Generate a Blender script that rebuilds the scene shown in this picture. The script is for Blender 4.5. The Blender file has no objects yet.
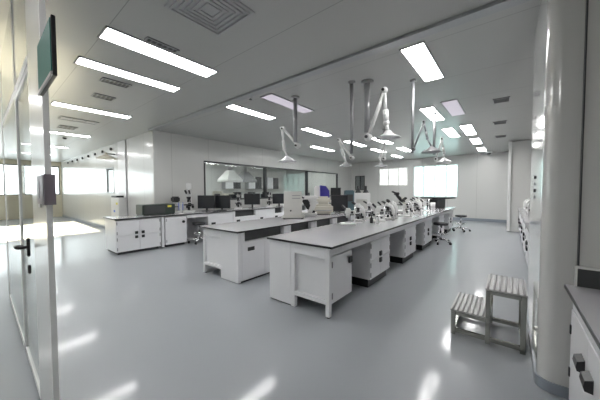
import bpy, bmesh, math, random
from mathutils import Vector, Matrix
random.seed(7)
S = bpy.context.scene
C = S.collection
PI = math.pi
H = 3.1            # ceiling height

# ------------------------------------------------------------------ materials
def mat(name, col, rough=.5, metal=0., coat=0., noise=0., nscale=8., bump=0., bscale=60., spec=.5, coat_rough=.05):
    m = bpy.data.materials.new(name); m.use_nodes = True
    nt = m.node_tree; b = nt.nodes['Principled BSDF']
    b.inputs['Base Color'].default_value = (*col, 1)
    b.inputs['Roughness'].default_value = rough
    b.inputs['Metallic'].default_value = metal
    b.inputs['Coat Weight'].default_value = coat
    b.inputs['Coat Roughness'].default_value = coat_rough
    b.inputs['Specular IOR Level'].default_value = spec
    tc = nt.nodes.new('ShaderNodeTexCoord')
    if noise:
        n = nt.nodes.new('ShaderNodeTexNoise'); n.inputs['Scale'].default_value = nscale; n.inputs['Detail'].default_value = 4
        r = nt.nodes.new('ShaderNodeMapRange'); r.inputs[3].default_value = 1-noise; r.inputs[4].default_value = 1+noise
        mx = nt.nodes.new('ShaderNodeMix'); mx.data_type = 'RGBA'; mx.blend_type = 'MULTIPLY'; mx.inputs[0].default_value = 1
        nt.links.new(tc.outputs['Object'], n.inputs['Vector']); nt.links.new(n.outputs['Fac'], r.inputs[0])
        mx.inputs[6].default_value = (*col, 1); nt.links.new(r.outputs[0], mx.inputs[7])
        nt.links.new(mx.outputs[2], b.inputs['Base Color'])
    if bump:
        n = nt.nodes.new('ShaderNodeTexNoise'); n.inputs['Scale'].default_value = bscale
        bp = nt.nodes.new('ShaderNodeBump'); bp.inputs['Strength'].default_value = bump; bp.inputs['Distance'].default_value = .01
        nt.links.new(tc.outputs['Object'], n.inputs['Vector']); nt.links.new(n.outputs['Fac'], bp.inputs['Height'])
        nt.links.new(bp.outputs[0], b.inputs['Normal'])
    return m
def emit(name, col, s, base=.8):
    m = bpy.data.materials.new(name); m.use_nodes = True
    b = m.node_tree.nodes['Principled BSDF']
    b.inputs['Base Color'].default_value = (base, base, base, 1)
    b.inputs['Emission Color'].default_value = (*col, 1); b.inputs['Emission Strength'].default_value = s
    return m
def glass(name, tint=(.95, .98, .97), rough=.01, ior=1.5):
    m = bpy.data.materials.new(name); m.use_nodes = True
    nt = m.node_tree; nt.nodes.clear()
    o = nt.nodes.new('ShaderNodeOutputMaterial'); mx = nt.nodes.new('ShaderNodeMixShader')
    t = nt.nodes.new('ShaderNodeBsdfTransparent'); g = nt.nodes.new('ShaderNodeBsdfGlossy'); f = nt.nodes.new('ShaderNodeFresnel')
    t.inputs[0].default_value = (*tint, 1); g.inputs['Roughness'].default_value = rough
    ge = nt.nodes.new('ShaderNodeNewGeometry'); mr = nt.nodes.new('ShaderNodeMapRange')
    mr.inputs[3].default_value = ior; mr.inputs[4].default_value = 1/ior   # same reflectance from both faces
    nt.links.new(ge.outputs['Backfacing'], mr.inputs[0]); nt.links.new(mr.outputs[0], f.inputs[0])
    nt.links.new(f.outputs[0], mx.inputs[0]); nt.links.new(t.outputs[0], mx.inputs[1]); nt.links.new(g.outputs[0], mx.inputs[2])
    nt.links.new(mx.outputs[0], o.inputs[0])
    return m
def seamed(name, col, rough, coat, sx, sy, axes, seam=.004, dark=.55, offs=(0, 0), cr=.08):
    """painted sandwich panels with thin joints every sx / sy metres along the two given object axes"""
    m = mat(name, col, rough, coat=coat, coat_rough=cr)
    nt = m.node_tree; b = nt.nodes['Principled BSDF']; tc = nt.nodes['Texture Coordinate']
    sp = nt.nodes.new('ShaderNodeSeparateXYZ'); nt.links.new(tc.outputs['Object'], sp.inputs[0])
    outs = []
    for ax, st, of in ((axes[0], sx, offs[0]), (axes[1], sy, offs[1])):
        if not st: continue
        a = nt.nodes.new('ShaderNodeMath'); a.operation = 'ADD'; a.inputs[1].default_value = of
        p = nt.nodes.new('ShaderNodeMath'); p.operation = 'PINGPONG'; p.inputs[1].default_value = st/2
        l = nt.nodes.new('ShaderNodeMath'); l.operation = 'LESS_THAN'; l.inputs[1].default_value = seam
        nt.links.new(sp.outputs[ax], a.inputs[0]); nt.links.new(a.outputs[0], p.inputs[0]); nt.links.new(p.outputs[0], l.inputs[0]); outs.append(l)
    o = outs[0].outputs[0]
    if len(outs) > 1:
        k = nt.nodes.new('ShaderNodeMath'); k.operation = 'MAXIMUM'
        nt.links.new(outs[0].outputs[0], k.inputs[0]); nt.links.new(outs[1].outputs[0], k.inputs[1]); o = k.outputs[0]
    mx = nt.nodes.new('ShaderNodeMix'); mx.data_type = 'RGBA'
    mx.inputs[6].default_value = (*col, 1); mx.inputs[7].default_value = (col[0]*dark, col[1]*dark, col[2]*dark, 1)
    nt.links.new(o, mx.inputs[0]); nt.links.new(mx.outputs[2], b.inputs['Base Color'])
    return m
def sheer(name, col):
    m = bpy.data.materials.new(name); m.use_nodes = True; nt = m.node_tree; nt.nodes.clear()
    o = nt.nodes.new('ShaderNodeOutputMaterial'); a = nt.nodes.new('ShaderNodeAddShader'); d = nt.nodes.new('ShaderNodeBsdfDiffuse'); t = nt.nodes.new('ShaderNodeBsdfTranslucent')
    tc = nt.nodes.new('ShaderNodeTexCoord'); w = nt.nodes.new('ShaderNodeTexWave'); w.bands_direction = 'X'; w.inputs['Scale'].default_value = 1.6; w.inputs['Distortion'].default_value = 4; w.inputs['Detail'].default_value = 2
    mx = nt.nodes.new('ShaderNodeMix'); mx.data_type = 'RGBA'; mx.inputs[6].default_value = (*[c*.72 for c in col], 1); mx.inputs[7].default_value = (*col, 1)
    nt.links.new(tc.outputs['Object'], w.inputs['Vector']); nt.links.new(w.outputs['Fac'], mx.inputs[0]); nt.links.new(mx.outputs[2], t.inputs[0])
    d.inputs[0].default_value = (.4, .42, .42, 1)
    nt.links.new(d.outputs[0], a.inputs[0]); nt.links.new(t.outputs[0], a.inputs[1]); nt.links.new(a.outputs[0], o.inputs[0]); return m
M = dict(
    floor=mat('epoxy_floor', (.33, .35, .372), .4, noise=.04, nscale=.6, coat=.5, coat_rough=.1),
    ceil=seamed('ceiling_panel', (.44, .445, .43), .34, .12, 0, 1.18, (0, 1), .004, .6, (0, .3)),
    wallx=seamed('wall_panel_x', (.62, .62, .60), .32, .25, 1.18, 0, (0, 1), .004, .6),
    wally=seamed('wall_panel_y', (.62, .62, .60), .32, .25, 1.18, 0, (1, 0), .004, .6),
    gloss=seamed('glossy_wall_panel', (.66, .66, .65), .3, .9, 1.18, 0, (0, 1), .005, .6, (0, 0), .17),
    cream=mat('cream_wall', (.82, .76, .60), .45, noise=.03),
    column=mat('column_panel', (.62, .615, .60), .16, coat=.7, coat_rough=.1, noise=.01),
    base=mat('skirting_blue_grey', (.25, .28, .32), .3, coat=.3),
    white=mat('white_steel', (.78, .78, .80), .32, coat=.3, noise=.015),
    white2=mat('white_plastic', (.76, .76, .75), .38, noise=.02),
    offw=mat('ivory_plastic', (.66, .63, .55), .42, noise=.02),
    beige=mat('beige_casing', (.60, .59, .56), .42, noise=.02),
    lam=mat('pale_grey_laminate', (.54, .53, .56), .16, noise=.03, nscale=3, coat=.35, coat_rough=.1),
    black=mat('black_edge', (.012, .012, .014), .35),
    blackp=mat('black_plastic', (.018, .018, .02), .4, noise=.1),
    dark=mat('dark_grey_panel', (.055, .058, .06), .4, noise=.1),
    screen=mat('screen_glass', (.02, .021, .025), .15, coat=.5),
    teal=mat('teal_screen', (.03, .15, .125), .5, spec=.12),
    tealp=mat('teal_plastic', (.10, .17, .20), .35),
    purple=mat('purple_cover', (.05, .04, .30), .4),
    steel=mat('brushed_steel', (.55, .55, .54), .28, metal=1, bump=.05, bscale=200),
    steeld=mat('steel_tube', (.42, .42, .38), .2, metal=1),
    tread=mat('tread_plate', (.44, .43, .43), .34, metal=.85, bump=.4, bscale=220),
    chrome=mat('chrome', (.75, .75, .76), .12, metal=1),
    alu=mat('aluminium_frame', (.42, .43, .44), .35, metal=.6),
    framed=mat('dark_window_frame', (.03, .032, .035), .35),
    grey=mat('grey_plastic', (.28, .28, .29), .4, noise=.03),
    lgrey=mat('light_grey_plastic', (.45, .45, .46), .4),
    pgrey=mat('purple_grey_plastic', (.22, .19, .22), .4),
    green=mat('dark_green_casing', (.03, .045, .038), .4),
    tube=mat('grey_duct_tube', (.34, .34, .35), .3, metal=.3),
    hoodm=mat('clear_hood_plastic', (.72, .73, .74), .2, coat=.5),
    yellow=mat('yellow_sticker', (.8, .7, .1), .5), blue=mat('blue_sticker', (.15, .25, .7), .5),
    blind=sheer('sheer_teal_blind', (.60, .69, .67)), blind2=sheer('sheer_warm_blind', (.58, .56, .54)),
    lamp=emit('light_diffuser', (1, .99, .98), 15.),
    lampd=emit('dim_light_diffuser', (.95, .86, 1), .30, .3),
    led=emit('microscope_screen_lit', (.95, .97, 1), 1.2),
    glass=glass('clear_glass'), gdoor=glass('door_glass', (.93, .95, .94), .02, 1.6),
)

# ------------------------------------------------------------------ mesh helper
class MB:
    def __init__(s): s.bm = bmesh.new(); s.mi = 0
    def _set(s, vs):
        fs = set()
        for v in vs: fs.update(v.link_faces)
        for f in fs: f.material_index = s.mi
        return fs
    def box(s, x0, x1, y0, y1, z0, z1, bev=0., rot=None, at=None):
        r = bmesh.ops.create_cube(s.bm, size=1)
        vs = r['verts']
        bmesh.ops.scale(s.bm, vec=(abs(x1-x0), abs(y1-y0), abs(z1-z0)), verts=vs)
        c = Vector(((x0+x1)/2, (y0+y1)/2, (z0+z1)/2))
        bmesh.ops.translate(s.bm, vec=c, verts=vs)
        if rot is not None:
            bmesh.ops.rotate(s.bm, cent=at if at is not None else c, matrix=rot, verts=vs)
        s._set(vs)
        if bev:
            es = set()
            for v in vs: es.update(v.link_edges)
            rr = bmesh.ops.bevel(s.bm, geom=list(es), offset=bev, segments=2, affect='EDGES', clamp_overlap=True)
            for f in rr['faces']: f.material_index = s.mi
        return s
    def cyl(s, p0, p1, r, r2=None, n=16, caps=True):
        p0, p1 = Vector(p0), Vector(p1); d = p1-p0; L = d.length
        if L < 1e-6: return s
        q = bmesh.ops.create_cone(s.bm, cap_ends=caps, segments=n, radius1=r, radius2=r if r2 is None else r2, depth=L)
        mt = Matrix.Translation((p0+p1)/2) @ d.to_track_quat('Z', 'Y').to_matrix().to_4x4()
        bmesh.ops.transform(s.bm, matrix=mt, verts=q['verts'])
        for f in s._set(q['verts']): f.smooth = len(f.verts) == 4
        return s
    def ball(s, c, r, sc=(1, 1, 1), n=14):
        q = bmesh.ops.create_uvsphere(s.bm, u_segments=n, v_segments=max(6, n//2), radius=r)
        bmesh.ops.scale(s.bm, vec=sc, verts=q['verts']); bmesh.ops.translate(s.bm, vec=c, verts=q['verts'])
        for f in s._set(q['verts']): f.smooth = True
        return s
    def tube(s, pts, r, n=10):
        pts = [Vector(p) for p in pts]; rings = []
        for i, p in enumerate(pts):
            d = (pts[min(i+1, len(pts)-1)]-pts[max(i-1, 0)]).normalized()
            q = d.to_track_quat('Z', 'Y')
            rr = r[i] if isinstance(r, (list, tuple)) else r
            rings.append([s.bm.verts.new(p+q @ Vector((rr*math.cos(2*PI*k/n), rr*math.sin(2*PI*k/n), 0))) for k in range(n)])
        # align rings to avoid twist
        for i in range(1, len(rings)):
            a = rings[i-1][0].co - pts[i-1]
            best = max(range(n), key=lambda k: (rings[i][k].co-pts[i]).dot(a)); rings[i] = rings[i][best:]+rings[i][:best]
        for a, b in zip(rings, rings[1:]):
            for k in range(n):
                f = s.bm.faces.new((a[k], a[(k+1) % n], b[(k+1) % n], b[k])); f.smooth = True; f.material_index = s.mi
        f = s.bm.faces.new(rings[0][::-1]); f.material_index = s.mi
        f = s.bm.faces.new(rings[-1]); f.material_index = s.mi
        return s
    def prism(s, pts, axis, a, b):
        """extrude a 2D outline between a and b along axis 0/1/2"""
        def P(u, v, w): return {0: (w, u, v), 1: (u, w, v), 2: (u, v, w)}[axis]
        A = [s.bm.verts.new(P(u, v, a)) for u, v in pts]; B = [s.bm.verts.new(P(u, v, b)) for u, v in pts]
        n = len(pts); fs = [s.bm.faces.new(A[::-1]), s.bm.faces.new(B)]
        for k in range(n): fs.append(s.bm.faces.new((A[k], A[(k+1) % n], B[(k+1) % n], B[k])))
        for f in fs: f.material_index = s.mi
        bmesh.ops.recalc_face_normals(s.bm, faces=fs)
        return s
    def lathe(s, prof, c=(0, 0, 0), n=24):
        c = Vector(c); rings = []
        for r, z in prof: rings.append([s.bm.verts.new(c+Vector((r*math.cos(2*PI*k/n), r*math.sin(2*PI*k/n), z))) for k in range(n)])
        for a, b in zip(rings, rings[1:]):
            for k in range(n):
                f = s.bm.faces.new((a[k], a[(k+1) % n], b[(k+1) % n], b[k])); f.smooth = True; f.material_index = s.mi
        f = s.bm.faces.new(rings[0][::-1]); f.material_index = s.mi; f = s.bm.faces.new(rings[-1]); f.material_index = s.mi
        return s
    def build(s, name, m, parent=None, bev=0.):
        bmesh.ops.recalc_face_normals(s.bm, faces=s.bm.faces[:])
        me = bpy.data.meshes.new(name); s.bm.to_mesh(me); s.bm.free()
        for q in (m if isinstance(m, (list, tuple)) else [m]): me.materials.append(M[q])
        o = bpy.data.objects.new(name, me); C.objects.link(o)
        if parent: o.parent = parent
        if bev:
            b = o.modifiers.new('bevel', 'BEVEL'); b.width = bev; b.segments = 2; b.limit_method = 'ANGLE'
        return o
def B(name, m, parent, *a, bev=0.003): return MB().box(*a).build(name, m, parent, bev)
def tag(o, label, cat, group=None):
    o['label'] = label; o['category'] = cat
    if group: o['group'] = group
    return o
def thing(name, label, cat, loc=(0, 0, 0), rz=0., group=None):
    o = bpy.data.objects.new(name, None); C.objects.link(o); o.empty_display_size = .1
    o.location = loc; o.rotation_euler = (0, 0, rz)
    return tag(o, label, cat, group)
def struct(o): o['kind'] = 'structure'; return o
kids = {}
def children(o): return [c for c in bpy.data.objects if c.parent == o]
def dup(root, loc, rz=None, label=None, group=None):
    def rec(o, par):
        c = o.copy(); C.objects.link(c)
        if par: c.parent = par
        for ch in children(o): rec(ch, c)
        return c
    r = rec(root, None); r.location = loc
    if rz is not None: r.rotation_euler = (0, 0, rz)
    if label: r['label'] = label
    if group: r['group'] = group
    return r

# ------------------------------------------------------------------ the setting
struct(B('floor', 'floor', None, -20.3, 1.6, -3.2, 14.9, -.12, 0, bev=0))
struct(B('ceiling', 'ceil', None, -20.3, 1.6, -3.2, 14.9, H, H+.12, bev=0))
# back wall (Y = 14.5) with three openings
YB = 14.5
m = MB()
ops = [(-7.35, -6.72, 1.47, 2.32), (-5.85, -4.25, 1.70, 2.68), (-3.98, -1.92, 1.10, 2.70)]
x = -7.75
for a, b, z0, z1 in ops:
    m.box(x, a, YB, YB+.2, 0, H); m.box(a, b, YB, YB+.2, 0, z0); m.box(a, b, YB, YB+.2, z1, H); x = b
m.box(x, 0, YB, YB+.2, 0, H)
struct(m.build('wall_back', 'wallx'))
struct(B('wall_right_far', 'wallx', None, 0.0, 1.6, 11.6, 11.8, 0, H, bev=0))
struct(B('wall_right_return', 'white', None, 0.0, .12, 11.8, YB+.2, 0, H, bev=0))
struct(B('trim_1', 'white2', None, -.05, .04, 11.54, 11.6, 0, H, bev=.01))
struct(B('baseboard_back', 'base', None, -7.6, 0, YB-.03, YB, 0, .13, bev=.008))
for i, (a, b, z0, z1) in enumerate(ops):
    w = thing('window_%d' % (i+1), '', ''); [w.pop(k) for k in list(w.keys())] if False else None
    del w['label']; del w['category']; struct(w)
    fm = MB(); t = .035
    fm.box(a, b, YB+.03, YB+.09, z0, z0+t).box(a, b, YB+.03, YB+.09, z1-t, z1)
    fm.box(a, a+t, YB+.03, YB+.09, z0, z1).box(b-t, b, YB+.03, YB+.09, z0, z1)
    nb = (1, 2, 3)[i]
    for k in range(1, nb+1): fm.box(a+(b-a)*k/(nb+1)-.02, a+(b-a)*k/(nb+1)+.02, YB+.03, YB+.09, z0, z1)
    if i: fm.box(a, b, YB+.035, YB+.08, z0+(z1-z0)*.4-.012, z0+(z1-z0)*.4+.012)
    fm.build('window_frame', 'framed' if i == 0 else 'white2', w)
    B('pane', 'glass', w, a, b, YB+.055, YB+.062, z0, z1, bev=0)
    if i: B('blind', 'blind2' if i == 1 else 'blind', w, a+.01, b-.01, YB+.10, YB+.103, z0, z1, bev=0)
    else: B('blind', 'grey', w, a-.05, b+.05, YB+.205, YB+.23, z0-.05, z1+.05, bev=0)  # grey panel added to shut out daylight, standing in for a dim room
# left lab wall (X = -7.6) with the long window band to the next room
XL = -7.6
W0, W1, WZ0, WZ1 = 4.55, 12.85, 1.12, 2.40
m = MB()
m.box(XL-.12, XL, 3.05, W0, 0, H).box(XL-.12, XL, W1, YB, 0, H)
m.box(XL-.12, XL, W0, W1, 0, WZ0).box(XL-.12, XL, W0, W1, WZ1, H)
struct(m.build('wall_left', 'wally'))
w = struct(bpy.data.objects.new('window_4', None)); C.objects.link(w)
fm = MB(); t = .045
fm.box(XL-.09, XL+.015, W0, W1, WZ0, WZ0+t).box(XL-.09, XL+.015, W0, W1, WZ1-t, WZ1)
for y in (W0, 7.20, 9.95, W1-t): fm.box(XL-.09, XL+.015, y, y+(t if y in (W0, W1-t) else .09), WZ0, WZ1)
fm.build('window_frame', 'framed', w)
B('pane', 'glass', w, XL-.05, XL-.042, W0, W1, WZ0, WZ1, bev=0)
# glossy partition running left from the corner, with a see-through slot
m = MB(); Yp = 3.05
m.box(-20, -11.75, Yp, Yp+.1, 0, H).box(-10.9, XL-.12, Yp, Yp+.1, 0, H)
m.box(-11.75, -10.9, Yp, Yp+.1, 0, 1.35).box(-11.75, -10.9, Yp, Yp+.1, 2.3, H)
struct(m.build('wall_partition', 'gloss'))
w = struct(bpy.data.objects.new('window_5', None)); C.objects.link(w)
MB().box(-11.75, -10.9, Yp-.01, Yp+.05, 1.35, 1.4).box(-11.75, -10.9, Yp-.01, Yp+.05, 2.25, 2.3).box(-11.75, -11.7, Yp-.01, Yp+.05, 1.35, 2.3).box(-10.95, -10.9, Yp-.01, Yp+.05, 1.35, 2.3).build('window_frame', 'alu', w)
B('pane', 'glass', w, -11.7, -10.95, Yp+.02, Yp+.026, 1.4, 2.25, bev=0)
struct(B('baseboard_partition', 'base', None, -20, XL-.12, Yp-.02, Yp, 0, .1, bev=.006))
# column-like pilaster on the partition
struct(MB().box(-10.35, -9.65, Yp-.035, Yp, 0, H, .01).build('wall_pilaster', 'white'))
# far-left daylight wall with windows
XF = -20.0
m = MB(); wins = [(-3.0, -1.1), (-1.0, .9), (1.0, 2.98)]
ys = -3.2
for a, b in wins:
    m.box(XF-.2, XF, ys, a, 0, H); m.box(XF-.2, XF, a, b, 0, 1.25); m.box(XF-.2, XF, a, b, 2.85, H); ys = b
m.box(XF-.2, XF, ys, Yp+.1, 0, H)
struct(m.build('wall_far_left', 'cream'))
for i, (a, b) in enumerate(wins):
    w = struct(bpy.data.objects.new('window_%d' % (6+i), None)); C.objects.link(w)
    fm = MB(); fm.box(XF-.12, XF-.06, a, b, 1.25, 1.3).box(XF-.12, XF-.06, a, b, 2.8, 2.85)
    fm.box(XF-.12, XF-.06, a, a+.05, 1.25, 2.85).box(XF-.12, XF-.06, b-.05, b, 1.25, 2.85)
    fm.box(XF-.12, XF-.06, (a+b)/2-.03, (a+b)/2+.03, 1.25, 2.85)
    if i == 2:
        fm.box(XF-.03, XF+.04, 1.06, 1.14, 1.30, 2.48).box(XF-.03, XF+.04, 1.72, 1.82, 1.30, 2.48).box(XF-.03, XF+.04, 1.14, 1.72, 2.40, 2.48).box(XF-.03, XF+.04, 1.14, 1.72, 1.30, 1.36)
    fm.build('window_frame', 'framed', w); B('pane', 'glass', w, XF-.095, XF-.088, a, b, 1.25, 2.85, bev=0)
struct(B('wall_behind', 'wallx', None, -20.2, 1.6, -3.2, -3.0, 0, H, bev=0))
struct(B('wall_right', 'wally', None, 1.4, 1.6, -3.0, 11.6, 0, H, bev=0))
# neighbouring room seen through the long window
struct(B('wall_next_room', 'wally', None, -13.2, -13.0, Yp+.1, YB+.2, 0, H, bev=0))
struct(B('wall_next_room_end', 'wallx', None, -13.0, XL-.12, YB, YB+.2, 0, H, bev=0))
# ceiling track where the ceiling panels change (Y = 2.98)
struct(B('trim_2', 'alu', None, XL, .2, 2.92, 3.05, H-.035, H, bev=.004))
# right-hand wall block with rounded corner
def rounded(x0, x1, y0, y1, r, n=8):
    p = [(x1, y0), (x1, y1), (x0, y1)]
    for k in range(n+1):
        a = PI+PI/2*k/n; p.append((x0+r+r*math.cos(a), y0+r+r*math.sin(a)))
    return p
def sm(o):
    for f in o.data.polygons: f.use_smooth = True
    o.data.set_sharp_from_angle(angle=.6) if hasattr(o.data, 'set_sharp_from_angle') else None
    return o
struct(sm(MB().prism(rounded(.185, .365, 2.5, 3.9, .085), 2, 0, H).build('wall_corner', 'column')))
struct(sm(MB().prism(rounded(.172, .365, 2.487, 3.9, .095), 2, 0, .075).build('baseboard_corner', 'base')))
struct(B('wall_right_near', 'column', None, .365, 1.4, 2.47, 2.62, 0, H, bev=.004))
struct(B('trim_3', 'dark', None, .361, .368, 2.463, 2.5, 0, H, bev=0))
struct(B('wall_right_block_end', 'wallx', None, .365, 1.4, 3.8, 3.9, 0, H, bev=0))
# entrance: glass door leaf and white post, seen almost edge-on at the left
YD = .215
struct(B('wall_entry_post', 'gloss', None, -2.32, -1.8, YD, YD+.02, 0, H, bev=.003))
struct(B('trim_4', 'white2', None, -1.805, -1.795, YD-.002, YD+.022, 0, H, bev=.002))
d = struct(bpy.data.objects.new('door_1', None)); C.objects.link(d); d.location = (-2.35, YD, 0)
MB().box(-.98, 0, .012, .032, .02, .06).box(-.98, 0, .012, .032, 2.21, 2.25).box(-.03, 0, .012, .032, .02, 2.25).box(-.98, -.95, .012, .032, .02, 2.25).build('door_frame', 'white2', d)
B('pane', 'gdoor', d, -.95, -.03, .02, .03, .06, 2.21, bev=0)
hm = MB(); hm.box(-.27, -.23, -.012, .005, .98, 1.11, .004); hm.box(-.27, -.23, -.01, .005, .86, .92, .004)
hm.cyl((-.25, 0, 1.045), (-.25, -.055, 1.045), .011); hm.tube([(-.25, -.055, 1.045), (-.30, -.06, 1.045), (-.38, -.058, 1.04), (-.41, -.04, 1.035), (-.40, -.02, 1.03)], .010)
hm.build('door_handle', 'blackp', d)
sg = struct(bpy.data.objects.new('window_9', None)); C.objects.link(sg)
MB().box(-5.2, -3.36, YD+.014, YD+.03, 0, .05).box(-5.2, -2.35, YD+.014, YD+.03, 2.27, 2.33).box(-3.40, -3.36, YD+.014, YD+.03, 0, H).box(-5.24, -5.2, YD+.014, YD+.03, 0, H).build('window_frame', 'white2', sg)
B('pane', 'gdoor', sg, -5.2, -3.40, YD+.018, YD+.026, .05, 2.27, bev=0)
B('pane', 'gdoor', sg, -5.2, -2.32, YD+.018, YD+.026, 2.33, H, bev=0)

# ------------------------------------------------------------------ ceiling lights
def ceiling_light(label, x0, y0, x1, y1, group, mm='lamp'):
    t = thing('ceiling_light', label, 'ceiling light', ((x0+x1)/2, (y0+y1)/2, H), 0, group)
    w, l = (x1-x0)/2, (y1-y0)/2; f = .018
    MB().box(-w, w, -l, -l+f, -.012, 0).box(-w, w, l-f, l, -.012, 0).box(-w, -w+f, -l, l, -.012, 0).box(w-f, w, -l, l, -.012, 0).build('frame', 'lgrey', t)
    B('diffuser', mm, t, -w+f, w-f, -l+f, l-f, -.009, -.001, bev=0)
    return t
rows = [
 ('row over the aisle side of the left island', -3.49, -3.19, [(.86, 2.16, 'lamp'), (3.2, 4.46, 'lampd'), (7.88, 9.28, 'lamp'), (10.3, 11.6, 'lamp')]),
 ('row over the outer side of the left island', -4.42, -4.16, [(.83, 2.12, 'lamp'), (3.12, 4.33, 'lamp'), (5.5, 6.72, 'lamp'), (7.78, 9.2, 'lamp'), (9.95, 11.2, 'lamp'), (12.3, 13.5, 'lamp')]),
 ('row beside the left window wall', -5.92, -5.66, [(7.9, 9.4, 'lamp')]),
 ('pair of rows right of the central island, left row', -1.48, -1.20, [(5.72, 6.94, 'lamp'), (7.97, 9.4, 'lamp')]),
 ('pair of rows right of the central island, right row', -1.05, -.77, [(3.18, 4.36, 'lamp'), (5.55, 6.75, 'lampd'), (7.88, 9.36, 'lamp'), (10.06, 11.3, 'lamp'), (12.35, 13.6, 'lamp')]),
]
ordn = ['nearest', 'second', 'third', 'fourth', 'fifth', 'sixth']
for nm, x0, x1, L in rows:
    for i, (a, b, mm) in enumerate(L):
        if len(L) == 1: lab = 'short bright ceiling panel alone near the left window wall'
        else: lab = '%s%s light panel of the %s' % (ordn[i], ' faint' if mm == 'lampd' else ' bright', nm)
        ceiling_light(lab, x0, a, x1, b, 'ceiling light panels', mm)
for i, x in enumerate((-6.86, -10.15, -13.3, -16.4)):
    ceiling_light(['bright ceiling panel over the left end of the wall bench', 'thin bright ceiling panel left of the pilaster by the bright windows', 'third ceiling panel going left towards the daylight windows', 'far-left ceiling panel closest to the daylight windows'][i], x, .92, x+.28, 2.22, 'ceiling light panels')
for i, x in enumerate((-3.49, -6.86, -10.15, -.9)):  # unseen panels added to brighten the entrance post and right-hand walls
    ceiling_light(['panel over the entrance left of the camera', 'panel before the glass door', 'panel left before the glass door', 'panel behind the camera'][i]+', unseen, added as fill light', x, -1.75, x+.28, -.45, 'added unseen light panels before the entrance')
for y, x in ((5.0, -10.6), (8.5, -10.9), (12.0, -10.6), (5.2, -8.6), (9.2, -8.6), (12.2, -8.6), (6.2, -12)):  # panels added to brighten what shows through the long window
    t = ceiling_light('', x, y, x+.3, y+1.2, 'added ceiling lights in the next room')
    t['label'] = 'added ceiling light brightening the room behind the long window'
# square air diffuser
t = thing('ceiling_diffuser', 'square white air diffuser with nested louvres at the top edge of the photo', 'air diffuser', (-2.17, 1.39, H))
MB().box(-.29, .29, -.29, .29, -.012, 0, .004).build('backplate', 'lgrey', t)
m = MB()
for k, r in enumerate((.25, .205, .16, .115, .07)):
    for sx in (-1, 1):
        m.box(sx*r-.008, sx*r+.008, -r, r, -.03+.002*k, -.012); m.box(-r, r, sx*r-.008, sx*r+.008, -.03+.002*k, -.012)
m.build('louvre', 'lgrey', t)
# louvred slots
def vent(label, x0, x1, y0, y1, n=6, mm='dark'):
    t = thing('ceiling_vent', label, 'air vent', ((x0+x1)/2, (y0+y1)/2, H), 0, 'small ceiling vents')
    w, l = (x1-x0)/2, (y1-y0)/2; f = .015
    B('backing', mm, t, -w, w, -l, l, -.006, 0, bev=0)
    MB().box(-w, w, -l, -l+f, -.014, -.006).box(-w, w, l-f, l, -.014, -.006).box(-w, -w+f, -l, l, -.014, -.006).box(w-f, w, -l, l, -.014, -.006).build('frame', 'lgrey', t)
    m = MB()
    for k in range(1, n):
        y = -l+2*l*k/n; m.box(-w+f, w-f, y-.006, y+.006, -.012, -.006)
    m.build('slat', 'grey', t)
vent('small dark vent beside the first long light panel', -3.17, -3.07, 1.2, 1.55)
vent('slatted vent left of the second long light panel', -4.83, -4.65, 1.2, 1.57, 7)
vent('dark vent farthest left of the near light panels', -5.72, -5.5, 1.29, 1.6, 5)
vent('grey slot vent on the right of the ceiling, nearest of three', -.27, -.02, 6.0, 6.28, 5)
vent('grey slot vent on the right of the ceiling, middle of three', -.34, -.08, 8.0, 8.3, 5)
vent('grey slot vent on the right of the ceiling, farthest of three', -.37, -.1, 10.1, 10.4, 5)
vent('long dark vent in the warm-lit ceiling at far left', -9.2, -8.8, 1.35, 1.7, 4)
vent('unlit framed panel between two light panels at far left', -8.05, -7.75, 1.2, 1.9, 3, 'lgrey')
tag(MB().lathe([(.05, 0), (.05, -.02), (.03, -.045)], (-10.8, 1.75, H)).build('smoke_detector', 'dark'), 'dark round detector on the far-left ceiling', 'smoke detector')
t = thing('dome_camera', 'small round dome camera on the ceiling near the back wall', 'camera', (-.72, 13.9, H))
MB().lathe([(.13, 0), (.13, -.05), (.09, -.07)]).build('mount', 'white2', t); MB().ball((0, 0, -.07), .085, (1, 1, .9)).build('dome', 'dark', t)
t = thing('sprinkler', 'tiny ceiling sprinkler at the start of the dim light panel', 'sprinkler', (-3.62, 3.1, H))
MB().lathe([(.035, 0), (.035, -.008), (.012, -.012), (.012, -.04), (.03, -.045)]).build('body', 'chrome', t)
# far-left framed display board hanging from the ceiling edge
t = thing('wall_sign', 'small dark-framed greenish panel projecting from the top of the entrance post', 'sign panel', (-1.6, .2, 1.89))
MB().box(-.165, .19, 0, .014, 0, .235, .002).build('casing', 'blackp', t)
B('display', 'teal', t, -.155, .18, -.003, 0, .022, .225, bev=0)
MB().box(-.165, .19, -.006, 0, 0, .014).build('bottom_trim', 'lgrey', t)
MB().box(-.24, -.165, .004, .012, .09, .15).build('bracket', 'alu', t)
# access reader
t = thing('access_reader', 'purplish grey box-shaped reader on the white entrance post', 'card reader', (-1.955, YD, 1.365))
MB().box(-.05, .15, -.012, 0, 0, .15, .004).box(.162, .20, -.012, .026, 0, .15, .004).box(.14, .20, -.012, -.001, 0, .15).box(.14, .20, .022, .03, 0, .15).build('casing', 'pgrey', t); B('keypad', 'grey', t, -.03, .05, -.014, -.012, .03, .12)
B('tab', 'lgrey', t, -.03, .03, -.01, -.004, -.02, 0)
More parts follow.
